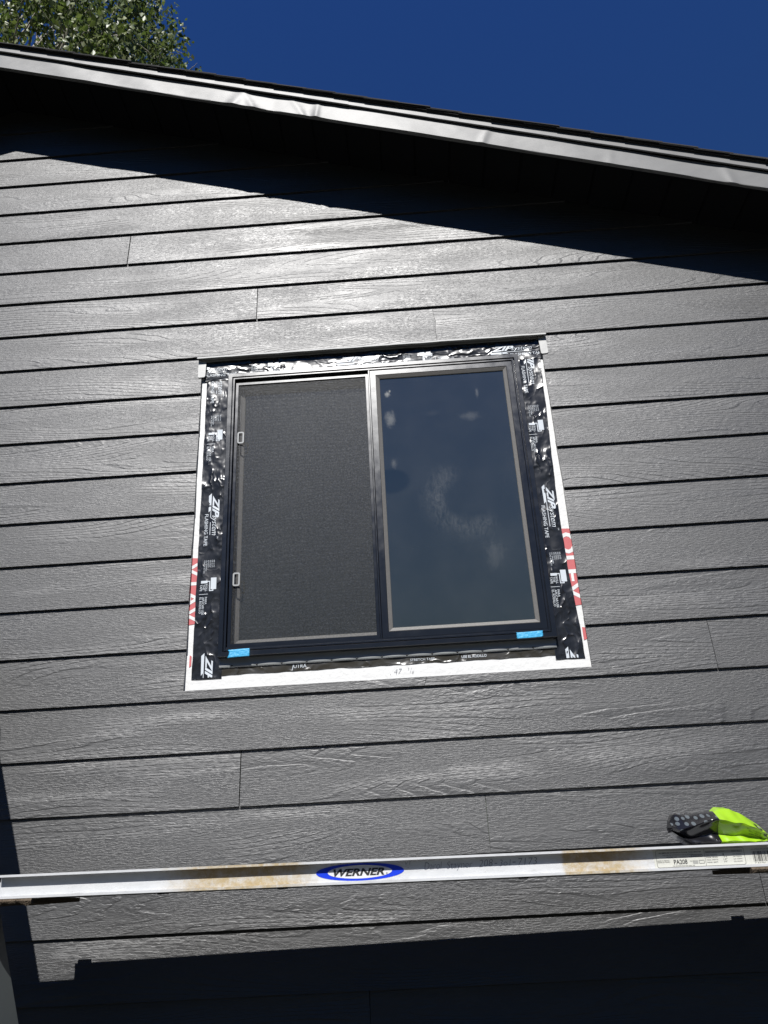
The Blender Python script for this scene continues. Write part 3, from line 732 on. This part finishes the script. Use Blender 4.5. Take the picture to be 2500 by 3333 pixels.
# nailing fin below the frame, bowed between its screws
bm = bmesh.new(); N = 156; rows = []
xs0, xs1 = -0.686, 0.487; scr = [-0.641+0.0873*q for q in range(13)]
for j in range(N+1):
    x = xs0+(xs1-xs0)*j/N; ph = (x-scr[0])/0.0873
    bow = 0.0026*abs(math.sin(math.pi*ph))**0.7
    rows.append([bm.verts.new((x, y, z+Z0)) for y, z in ((0.0150, 0.778), (0.0145-bow*0.5, 0.760), (0.0140-bow, 0.7495), (0.0142-bow, 0.742-0.0006*math.sin(ph*3)), (0.0158-bow, 0.742))])
for j in range(N):
    for q in range(4): bm.faces.new((rows[j][q], rows[j+1][q], rows[j+1][q+1], rows[j][q+1]))
link('nailing_fin', bm, M['fin'], win, (xs0, 0.014, 0.745+Z0), smooth=True)
for x in scr:
    bm = bmesh.new(); bmesh.ops.create_icosphere(bm, subdivisions=1, radius=0.0033)
    bmesh.ops.scale(bm, vec=(1, 0.6, 1), verts=bm.verts); bmesh.ops.translate(bm, vec=(x, 0.0125, 0.7485+Z0), verts=bm.verts)
    link('screw', bm, M['screw'], win, (x, 0.0125, 0.7485+Z0), smooth=True)

# blue masking tape on the sill ------------------------------------
for (x0, x1, z0, z1, tear, lab) in ((-0.651, -0.575, 0.7705, 0.7985, 0, 'strip of blue masking tape on the sill below the screened light'), (0.352, 0.4415, 0.7765, 0.7985, 1, 'strip of blue masking tape on the sill below the clear glass light')):
    bm = bmesh.new(); nx, nz = 18, 8; g_ = []
    for j in range(nz+1):
        rw = []
        for i in range(nx+1):
            x = x0+(x1-x0)*i/nx; z = z0+(z1-z0)*j/nz
            if i == 0: x += (0.0022*math.sin(j*2.3)+ (0.006-0.0015*abs(j-5) if not tear else 0))
            if i == nx: x += 0.0016*math.sin(j*3.1+1)-(0.004 if (tear and j == 0) else 0)
            rw.append(bm.verts.new((x, -0.0128-0.0006*abs(math.sin(x*160+z*90))-0.0004*abs(math.sin(x*70)), z+Z0+0.0012*math.sin(x*30))))
        g_.append(rw)
    for j in range(nz):
        for i in range(nx): bm.faces.new((g_[j][i], g_[j][i+1], g_[j+1][i+1], g_[j+1][i]))
    o = link('masking_tape', bm, M['blue'], None, (x0, -0.013, z0+Z0), smooth=True)
    s_ = o.modifiers.new('s', 'SOLIDIFY'); s_.thickness = 0.0002
    tag(o, lab, 'masking tape', 'blue tape strips on the window sill')

# ------------------------------------------------------------------ scaffold plank
# local frame: u along the plank, y across, z up; the plank dips a little to the right and closes on the wall
def PX(u, y, z):
    return Vector((u, y + 0.0213*(u+0.0), z + Z0 - 0.0089*u))
def pbox(bm, u0, u1, y0, y1, z0, z1):
    v = [bm.verts.new(PX(*p)) for p in ((u0, y0, z0), (u1, y0, z0), (u1, y1, z0), (u0, y1, z0), (u0, y0, z1), (u1, y0, z1), (u1, y1, z1), (u0, y1, z1))]
    for f in ((0, 1, 5, 4), (1, 2, 6, 5), (2, 3, 7, 6), (3, 0, 4, 7), (4, 5, 6, 7), (3, 2, 1, 0)): bm.faces.new([v[i] for i in f])
YF, YB, ZT, ZB = -0.508, -0.187, 0.0832, 0.0275
U0, U1 = -1.102, 1.95
plk = empty('scaffold_plank', 'long aluminium extension plank with a blue oval sticker, spanning in front of the wall', 'plank', (0.4, -0.35, Z0))
def rail(yf, sgn, u0, u1, zt, zb, name, mat):
    bm = bmesh.new(); d = 0.021*sgn
    prof = [(yf, zb+0.006), (yf, zb), (yf+d+0.003*sgn, zb), (yf+d+0.003*sgn, zt), (yf, zt), (yf, zt-0.0055), (yf+0.003*sgn, zt-0.0058), (yf+d, zt-0.0038), (yf+d, zb+0.0032), (yf+0.0025*sgn, zb+0.0028), (yf+0.0025*sgn, zb+0.006)]
    rows = [[bm.verts.new(PX(u, y, z)) for y, z in prof] for u in (u0, u1)]
    n = len(prof)
    for q in range(n): bm.faces.new((rows[0][q], rows[1][q], rows[1][(q+1) % n], rows[0][(q+1) % n]))
    bm.faces.new(rows[0]); bm.faces.new(rows[1][::-1])
    return link(name, bm, mat, plk, (0, 0, Z0))
rail(YF, 1, U0, U1, ZT, ZB, 'side_rail', M['alu']); rail(YB, -1, U0-0.012, U1, ZT, ZB, 'side_rail', M['alu_plain'])
bm = bmesh.new(); pbox(bm, U0+0.002, U1-0.002, YF+0.0245, YB-0.0245, ZT-0.012, ZT-0.003)
for q in range(5):
    y = YF+0.05+q*0.052; pbox(bm, U0+0.004, U1-0.004, y, y+0.004, ZT-0.03, ZT-0.0121)
link('deck', bm, M['alu_plain'], plk, (0, 0, Z0))
# narrower sliding section that runs out at the left
bm = bmesh.new()
pbox(bm, -1.170, U0+0.4, YF+0.0255, YF+0.0285, ZB+0.004, ZT-0.0165); pbox(bm, -1.2175, U0+0.01, -0.365, YB-0.0255, ZT-0.026, ZT-0.0165); pbox(bm, -1.170, U0+0.4, YB-0.0285, YB-0.0255, ZB+0.004, ZT-0.0165)
pbox(bm, -1.170, U0+0.4, YF+0.029, YB-0.029, ZT-0.026, ZT-0.0175)
link('sliding_section', bm, M['alu_plain'], plk, (-1.1, -0.35, Z0))
for (ua, ub, hh) in ((-1.106, -1.064, 0.0085), (0.868, 0.906, 0.009)):
    bm = bmesh.new(); pbox(bm, ua, ub, YB-0.012, YB+0.0015, ZT-0.03, ZT+hh); link('lock_bracket', bm, M['alu_plain'], plk, (ua, YB, Z0))
for u in (-0.375, 0.235, -0.68):
    bm = bmesh.new(); pbox(bm, u-0.012, u+0.012, YF+0.01, YF+0.03, ZB-0.0045, ZB-0.0003); link('rivet_plate', bm, M['screw'], plk, (u, YF, Z0))
# stickers and writing on the front web
YWEB = YF+0.021
def wp(u, z, dy): return PX(u, YWEB-dy, z)
def ellipse(cu, cz, ru, rz, dy, n=40, tilt=0.0): return [wp(cu+ru*math.cos(2*math.pi*q/n), cz+rz*math.sin(2*math.pi*q/n)+tilt*ru*math.cos(2*math.pi*q/n), dy) for q in range(n)]
bm = bmesh.new(); LC = -0.1775; LZ = 0.0555
add_poly(bm, ellipse(LC, LZ, 0.1125, 0.0205, 0.0006, tilt=0.0), 0)
add_poly(bm, ellipse(LC-0.0005, LZ, 0.082, 0.0155, 0.0010), 1)
ud = (PX(1, 0, 0)-PX(0, 0, 0)); vd = Vector((0, 0, 1))
add_text(bm, 'WERNER', wp(LC-0.068, LZ-0.0085, 0.0014), ud, vd, length=0.130, height=0.0165, bold=0.035, shear=0.30, mi=2)
add_text(bm, '®', wp(LC+0.066, LZ-0.008, 0.0014), ud, vd, height=0.004, mi=2)
link('oval_sticker', bm, [M['logo_blue'], M['logo_white'], M['ink_black']], plk, (0, 0, Z0))
bm = bmesh.new()
def hand(s, u, z, L, h): add_text(bm, s, wp(u, z, 0.0006), ud+Vector((0, 0, 0.012)), vd, length=L, height=h, bold=-0.017, shear=0.22)
hand('VT', -0.062, 0.0668, 0.018, 0.009)
link('pencil_initials', bm, M['pencil'], plk, (0, 0, Z0)); bm = bmesh.new()
for s, u, z, L, h in (('Darol', -0.013, 0.0535, 0.045, 0.017), ('Stayner', 0.044, 0.0535, 0.066, 0.0165), ('208', 0.126, 0.0545, 0.036, 0.0165), ('-', 0.166, 0.0545, 0.007, None), ('3o1', 0.178, 0.0545, 0.030, 0.0145), ('-', 0.212, 0.0545, 0.008, None), ('7173', 0.226, 0.0545, 0.049, 0.0165)):
    hand(s, u, z, L, h if h else None)
tag(link('handwriting', bm, M['pencil'], plk, (0, 0, Z0)), kind='stuff')
bm = bmesh.new(); L0, L1 = 0.570, 0.800; H0, H1 = ZB+0.0045, ZT-0.0065
def rect(u0, u1, z0, z1, dy, mi): add_poly(bm, [wp(u0, z0, dy), wp(u1, z0, dy), wp(u1, z1, dy), wp(u0, z1, dy)], mi)
rect(L0, L1+0.012, H0, H1, 0.0005, 0)
# rounded outline
def outline(u0, u1, z0, z1, r, w, dy, mi):
    def loop(d):
        pts = []
        for cu, cz, a0 in ((u1-r, z1-r, 0), (u0+r, z1-r, 90), (u0+r, z0+r, 180), (u1-r, z0+r, 270)):
            for q in range(5): a = math.radians(a0+q*22.5); pts.append(wp(cu+(r-d)*math.cos(a), cz+(r-d)*math.sin(a), dy))
        return pts
    a, b = [bm.verts.new(p) for p in loop(0)], [bm.verts.new(p) for p in loop(w)]
    for q in range(len(a)): bm.faces.new((a[q], a[(q+1) % len(a)], b[(q+1) % len(a)], b[q])).material_index = mi
outline(L0+0.006, L1, H0+0.002, H1-0.002, 0.005, 0.0008, 0.0009, 1)
rect(0.699, 0.6997, H0+0.003, H1-0.003, 0.0009, 1)
def lt(s, u, z, L, h, b=0.0): add_text(bm, s, wp(u, z, 0.0009), ud, vd, length=L, height=h, bold=b, mi=1)
lt('ALUMINUM EXTENSION PLANK TASK MASTER', 0.584, 0.0668, 0.108, 0.003, 0.02); lt('TABLAJE DE EXTENSION DE ALUMINIO', 0.592, 0.0615, 0.078, 0.0028)
lt('MODEL NO. / MODELO NO.', 0.603, 0.0555, 0.064, 0.0038); lt('PA208', 0.619, 0.0412, 0.034, 0.0105, 0.015)
lt('MADE IN MEXICO', 0.578, 0.0492, 0.030, 0.0024); lt('HECHO EN MEXICO', 0.578, 0.0455, 0.032, 0.0024); lt('MK 5', 0.660, 0.046, 0.008, 0.0024); lt('SEE REVERSE SIDE FOR SAFE USE', 0.615, 0.0362, 0.055, 0.002)
outline(0.665, 0.694, 0.0565, 0.0625, 0.003, 0.001, 0.0009, 1); lt('WERNER', 0.669, 0.0582, 0.021, 0.0026)
rect(0.667, 0.680, 0.0405, 0.0485, 0.0009, 2); outline(0.6825, 0.696, 0.0405, 0.0485, 0.0008, 0.0008, 0.0009, 1)
rect(0.701, 0.796, 0.0635, 0.0695, 0.0008, 2)
lt('SAFETY LOAD RATING', 0.703, 0.0650, 0.048, 0.0030); lt('250 lbs', 0.768, 0.0648, 0.022, 0.0036, 0.01)
for q, (s1, s2) in enumerate((('MAX. PERSONS', '1'), ('MAX. SPAN', '13 ft'), ('MAX. WIDTH', '14"'), ('MAX. EXT.', '77"'))):
    z = 0.0585-q*0.0058; lt(s1, 0.703, z, 0.028, 0.0026); lt(s2, 0.745, z, 0.010 if q else 0.003, 0.0032); lt('CAP. MAXIMA', 0.770, z, 0.022, 0.0022)
link('rating_label', bm, [M['label'], M['ink_black'], M['label_grey']], plk, (0, 0, Z0)); bm = bmesh.new()
rect(L1+0.0125, 0.93, H0, H1, 0.0005, 0)
lt('ALUMINUM EXTENSION', 0.818, 0.067, 0.06, 0.003)
bx_ = 0.820; rb = random.Random(3)
while bx_ < 0.905:
    w = rb.choice((0.0008, 0.0012, 0.002)); rect(bx_, bx_+w, 0.040, 0.064, 0.0009, 1); bx_ += w+rb.choice((0.0009, 0.0013, 0.002))
lt('7 51751 77112 4', 0.822, 0.0355, 0.06, 0.0028)
link('barcode_label', bm, [M['label'], M['ink_black'], M['label_grey']], plk, (0, 0, Z0))

# rough boards packed under the two ends ----------------------------
for (u0, u1, side, lab) in ((-1.165, -1.005, 1, 'rough brown board packed under the left end of the aluminium plank'), (0.800, 2.05, -1, 'rough brown board packed under the right end of the aluminium plank')):
    bm = bmesh.new(); N = 80; rows = []; rb = random.Random(int(u1*100))
    for j in range(N+1):
        u = u0+(u1-u0)*j/N; jb = 0.0025*math.sin(u*70)+0.002*math.sin(u*163+1)+rb.uniform(-0.0015, 0.0015)
        rows.append([bm.verts.new(PX(u, y, z)) for y, z in ((-0.512, ZB-0.001), (-0.20, ZB-0.001), (-0.20, ZB-0.012), (-0.512+jb*0.5, ZB-0.0125+jb), (-0.516+jb, ZB-0.006))])
    for j in range(N):
        for q in range(5): bm.faces.new((rows[j][q], rows[j+1][q], rows[j+1][(q+1) % 5], rows[j][(q+1) % 5]))
    bm.faces.new(rows[0]); bm.faces.new(rows[-1][::-1])
    o = link('packing_board', bm, M['board'], None, (u0, -0.3, Z0)); tag(o, lab, 'board', 'rough boards under the plank ends')

# ------------------------------------------------------------------ stepladder at the left end
lad = empty('stepladder', 'grey stepladder carrying the left end of the plank, mostly out of frame', 'ladder', (-1.6, -0.35, 0))
LS = 0.337; LTOP = 0.96+Z0
def lrail(a, y0, y1, w, slope, zt, name, x_at=None):
    bm = bmesh.new(); v = []
    for z in (0.0, zt):
        xe = a - slope*(z-Z0)
        for x, y in ((xe-w, y0), (xe, y0), (xe, y1), (xe-w, y1)): v.append(bm.verts.new((x, y, z)))
    for q in range(4): bm.faces.new((v[q], v[(q+1) % 4], v[4+(q+1) % 4], v[4+q]))
    bm.faces.new(v[:4]); bm.faces.new(v[4:])
    return link(name, bm, M['rail'], lad, (a, y0, Z0))
A_F, A_B = -1.1570, -1.4600
lrail(A_F, -0.500, -0.374, 0.11, LS, 0.93+Z0, 'ladder_rail'); lrail(A_B, -0.165, -0.085, 0.10, LS, 0.93+Z0, 'ladder_rail')
xt = A_F-LS*0.93
lrail(xt-0.32-LS*0.93, -0.49, -0.40, 0.03, -LS, 0.93+Z0, 'rear_leg'); lrail(A_B-LS*0.93-0.33-LS*0.93, -0.15, -0.07, 0.03, -LS, 0.93+Z0, 'rear_leg')
bm = bmesh.new(); lo = [(xt-0.36, -0.53), (xt+0.006, -0.53), (xt+0.006, -0.36), (A_B-LS*0.93+0.02, -0.06), (A_B-LS*0.93-0.36, -0.06)]
va = [bm.verts.new((x, y, 0.932+Z0)) for x, y in lo]; vb = [bm.verts.new((x-0.006, y, 0.975+Z0)) for x, y in lo]
for q in range(5): bm.faces.new((va[q], va[(q+1) % 5], vb[(q+1) % 5], vb[q]))
bm.faces.new(va[::-1]); bm.faces.new(vb); link('top_cap', bm, M['rail'], lad, (xt, -0.35, 1.0+Z0))
for q in range(6):
    z = -0.21-0.3*(q-1) if q else 0.011-0.02
    if q == 0: z = -0.03
    if z < -1.5: continue
    bm = bmesh.new(); x0f, x0b = A_F-LS*z, A_B-LS*z
    v = [bm.verts.new(p) for zz in (z-0.03, z) for p in ((x0f-0.10, -0.373, zz+Z0), (x0f-0.012, -0.373, zz+Z0), (x0b-0.012, -0.166, zz+Z0), (x0b-0.10, -0.166, zz+Z0))]
    for f in ((0, 1, 5, 4), (1, 2, 6, 5), (2, 3, 7, 6), (3, 0, 4, 7), (4, 5, 6, 7), (3, 2, 1, 0)): bm.faces.new([v[i] for i in f])
    link('tread', bm, M['rail'], lad, (x0f, -0.55, z+Z0))
# bracket at the tread below the plank: pale metal gusset with a brown pad
bm = bmesh.new(); zc = -0.205; xe = A_F-LS*zc
prism(bm, [(xe-0.06, zc-0.13+Z0), (xe+0.030, zc-0.13+Z0), (xe+0.004, zc-0.012+Z0), (xe-0.004, zc+Z0), (xe-0.08, zc+0.002+Z0)], lambda x, z: -0.525, lambda x, z: -0.5005); link('gusset', bm, M['alu_plain'], lad, (xe, -0.67, zc+Z0))
bm = bmesh.new(); box(bm, xe-0.09, xe-0.035, -0.54, -0.5255, zc-0.10+Z0, zc-0.035+Z0); link('pad', bm, M['brown'], lad, (xe-0.06, -0.69, zc-0.05+Z0))

# ------------------------------------------------------------------ packet of gloves on the plank
pk = empty('glove_packet', 'crumpled black and lime green plastic packet lying on the aluminium plank', 'packet', (0.76, -0.44, 0.078+Z0))
STN = [(.606, .034, .046, .066, .55), (.620, .022, .036, .083, .85), (.655, .001, .041, .080, 1), (.702, 0, .054, .083, 1), (.728, 0, .059, .083, 1), (.747, 0, .053, .0925, 1.05), (.776, 0, .045, .092, 1), (.800, 0, .044, .080, .95), (.829, 0, .033, .064, .85), (.853, .001, .022, .046, .65), (.868, .004, .018, .030, .4)]
def packet_pt(s, a):
    """s 0..1 along the packet, a 0..1 round it, starting at the back and going over the top to the front"""
    t = s*(len(STN)-1); i = min(int(t), len(STN)-2); f = t-i
    q = [p0+(p1-p0)*f for p0, p1 in zip(STN[i], STN[i+1])]
    x, zb, zr_, H, kw = q; x = 0.877-(0.868-x)*0.93
    jig = lambda m: 0.0022*math.sin(m*2.3+s*17)+0.0010*math.sin(m*3.1-s*41)
    ring = [(.036, zb), (.046, zb+.45*(H-zb)), (.020, H), (-.014, H-.006), (-.052, zr_+.002), (-.040, zr_-.006), (-.020, zb+.45*(zr_-zb)), (-.034, zb+.12*(zr_-zb)), (-.018, zb)]
    u = (a % 1.0)*len(ring); k_ = int(u); g_ = u-k_
    y0, z0 = ring[k_ % len(ring)]; y1, z1 = ring[(k_+1) % len(ring)]
    y = (y0+(y1-y0)*g_)*kw; z = z0+(z1-z0)*g_
    if zb+0.004 < z: y += jig(k_+g_); z += 0.5*jig(k_+g_+3)
    z = max(z, 0.0006)
    y += -0.452
    return Vector((x, y + 0.0213*x, z + ZT + Z0 - 0.0089*x + 0.0004))
def packet_piece(name, s0, s1, a0, a1, mat, cap0=False, cap1=False, n=22, m=48):
    bm = bmesh.new(); g_ = [[bm.verts.new(packet_pt(s0+(s1-s0)*i/n, a0+(a1-a0)*j/m)) for j in range(m+1)] for i in range(n+1)]
    for i in range(n):
        for j in range(m): bm.faces.new((g_[i][j], g_[i][j+1], g_[i+1][j+1], g_[i+1][j]))
    if cap0: bm.faces.new(g_[0])
    if cap1: bm.faces.new(g_[-1][::-1])
    bmesh.ops.remove_doubles(bm, verts=bm.verts, dist=1e-6)
    o = link(name, bm, mat, pk, (0.76, -0.44, 0.078+Z0), smooth=True)
    o.modifiers.new('e', 'EDGE_SPLIT').split_angle = math.radians(24); return o
SM = 0.42; FR = 4.3/9
packet_piece('dotted_flap', 0, SM, 0.0, FR, M['bag_dots'], m=39, n=24)
packet_piece('black_flap', 0, SM, FR, 1.0, M['bag_black'], m=42, n=24)
packet_piece('green_front', SM, 1, 0.0, 1.0, M['bag_green'], cap1=True, m=81, n=36)
bm = bmesh.new(); ring = [packet_pt(0.0, a/40) for a in range(40)]
cvt = bm.verts.new(sum(ring, Vector())/40 + Vector((0.012, 0, 0))); rv = [bm.verts.new(p) for p in ring]
for q in range(40): bm.faces.new((rv[q], rv[(q+1) % 40], cvt))
link('closed_end', bm, M['bag_black'], pk, (0.76, -0.44, 0.078+Z0))
# print on the green half, laid on the surface
def on_packet(s, a, off=0.0012):
    p = packet_pt(s, a); du = packet_pt(min(1, s+0.004), a)-p; dv = packet_pt(s, a+0.004)-p; nrm = du.cross(dv).normalized()
    if nrm.y > 0: nrm = -nrm
    return p + nrm*off
bm = bmesh.new()
def surf_text(s_, s0, a0, ls, la, bold=0.0):
    me = text_mesh(s_, 1.0, bold); co = np.array([v.co[:] for v in me.vertices]); x0, x1 = co[:, 0].min(), co[:, 0].max()
    vv_ = [bm.verts.new(on_packet(s0+(c[0]-x0)/(x1-x0)*ls, a0-c[1]*la)) for c in co]
    for f in me.polygons:
        try: bm.faces.new([vv_[i] for i in f.vertices])
        except ValueError: pass
    bpy.data.meshes.remove(me)
surf_text('for Industr', 0.72, 0.560, 0.16, 0.030, 0.01); surf_text('for the f', 0.74, 0.600, 0.13, 0.028, 0.01); surf_text('uso indust', 0.75, 0.640, 0.14, 0.028, 0.01)
surf_text('PAC', 0.90, 0.560, 0.095, 0.11, 0.03)
tag(link('lettering', bm, M['ink_black'], pk, (0.76, -0.44, 0.078+Z0)), kind='stuff')
bm = bmesh.new()
def sell(s, a, rs, ra, off, mi, n=20, rot=0.0):
    f = bm.faces.new([bm.verts.new(on_packet(s+rs*math.cos(2*math.pi*q/n), a+ra*math.sin(2*math.pi*q/n)+rot*math.cos(2*math.pi*q/n), off)) for q in range(n)]); f.material_index = mi
sell(0.845, 0.405, 0.040, 0.030, 0.0015, 0, rot=0.012); sell(0.842, 0.405, 0.012, 0.012, 0.0022, 1); sell(0.853, 0.414, 0.008, 0.009, 0.0022, 1)
link('round_logo', bm, [M['ink_black'], M['logo_white']], pk, (0.76, -0.44, 0.078+Z0))

# ------------------------------------------------------------------ tree beyond the roof
TX, TY = -8.05, 9.2
tree = empty('leafy_tree', 'tall leafy tree with pale twigs rising beyond the roof at upper left', 'tree', (TX, TY, 0))
rt = random.Random(11)
bm = bmesh.new()
def limb(p0, p1, r0, r1, n=4):
    pts = [Vector(p0)]; d = Vector(p1)-Vector(p0)
    for q in range(1, n+1): pts.append(Vector(p0)+d*q/n+Vector((rt.uniform(-1, 1), rt.uniform(-1, 1), rt.uniform(-0.4, 0.4)))*d.length*0.045)
    for q in range(n): tube(bm, pts[q], pts[q+1], r0+(r1-r0)*q/n, r0+(r1-r0)*(q+1)/n)
    return pts
trunk = limb((TX, TY, 0), (TX+0.3, TY, 17.5), 0.32, 0.05, 9)
clumps = []
CX, CZ = TX, 17.0
RXc, RYc, RZc = 4.4, 4.2, 6.4
while len(clumps) < 165:
    p = Vector((rt.gauss(0, 1), rt.gauss(0, 1), rt.gauss(0, 1))).normalized()*rt.uniform(0.45, 1.0)**0.5
    q = Vector((CX+p.x*RXc, TY+p.y*RYc, CZ+p.z*RZc))
    clumps.append(q)
for _ in range(52):                                    # side of the crown that faces the yard
    clumps.append(Vector((TX+rt.uniform(0.5, 3.7), TY-rt.uniform(0.5, 3.6), CZ+rt.uniform(-4.0, 1.5))))
clumps += [Vector((TX+4.35, TY-0.7, 14.3)), Vector((TX+4.7, TY-0.8, 14.0)), Vector((TX+4.05, TY-0.8, 14.6)), Vector((TX+5.0, TY-0.8, 13.9)), Vector((TX+4.4, TY-0.8, 15.0)), Vector((TX+4.75, TY-0.8, 14.5)), Vector((TX+5.3, TY-0.8, 13.6)), Vector((TX+4.9, TY-0.7, 13.4))]
for c in clumps:
    zt = max(5.0, min(16.5, c.z-1.2-0.5*math.hypot(c.x-TX, c.y-TY))); j = int(zt/17.5*9); b = trunk[min(j, 9)]
    if rt.random() < 0.8: limb(b, c, 0.045, 0.010, 4)
    for _ in range(3):
        limb(c, c+Vector((rt.uniform(-0.6, 0.6), rt.uniform(-0.6, 0.6), rt.uniform(-0.4, 0.5))), 0.012, 0.004, 2)
link('trunk', bm, M['bark'], tree, (TX, TY, 0))
cl = np.array([c[:] for c in clumps]); NL = 215
cen = np.repeat(cl, NL, axis=0); n = len(cen)
pos = cen + np.clip(RNG.normal(0, 1, (n, 3)), -2.1, 2.1)*np.array([0.28, 0.28, 0.26])
size = RNG.uniform(0.06, 0.125, n)
d = RNG.normal(0, 1, (n, 3)); d[:, 2] -= 1.1; d /= np.linalg.norm(d, axis=1)[:, None]
w = np.cross(d, RNG.normal(0, 1, (n, 3))); w /= np.linalg.norm(w, axis=1)[:, None]
nn = np.cross(d, w)
V = np.empty((n, 4, 3)); L_ = size[:, None]
V[:, 0] = pos; V[:, 1] = pos+d*L_*0.55+w*L_*0.42+nn*L_*0.14; V[:, 2] = pos+d*L_*1.25; V[:, 3] = pos+d*L_*0.55-w*L_*0.42+nn*L_*0.14
me = bpy.data.meshes.new('crown'); base = np.array([TX, TY, 0])
me.vertices.add(n*4); me.vertices.foreach_set('co', (V-base).ravel())
ix = np.arange(n)*4; tri = np.stack([ix, ix+1, ix+2, ix, ix+2, ix+3], 1).ravel()
me.loops.add(n*6); me.loops.foreach_set('vertex_index', tri.astype(np.int32))
me.polygons.add(n*2); me.polygons.foreach_set('loop_start', np.arange(n*2, dtype=np.int32)*3); me.polygons.foreach_set('loop_total', np.full(n*2, 3, dtype=np.int32))
me.update(); me.validate(); me.materials.append(M['leaf'])
o = bpy.data.objects.new('crown', me); C.objects.link(o); o.parent = tree
bpy.context.view_layer.update()
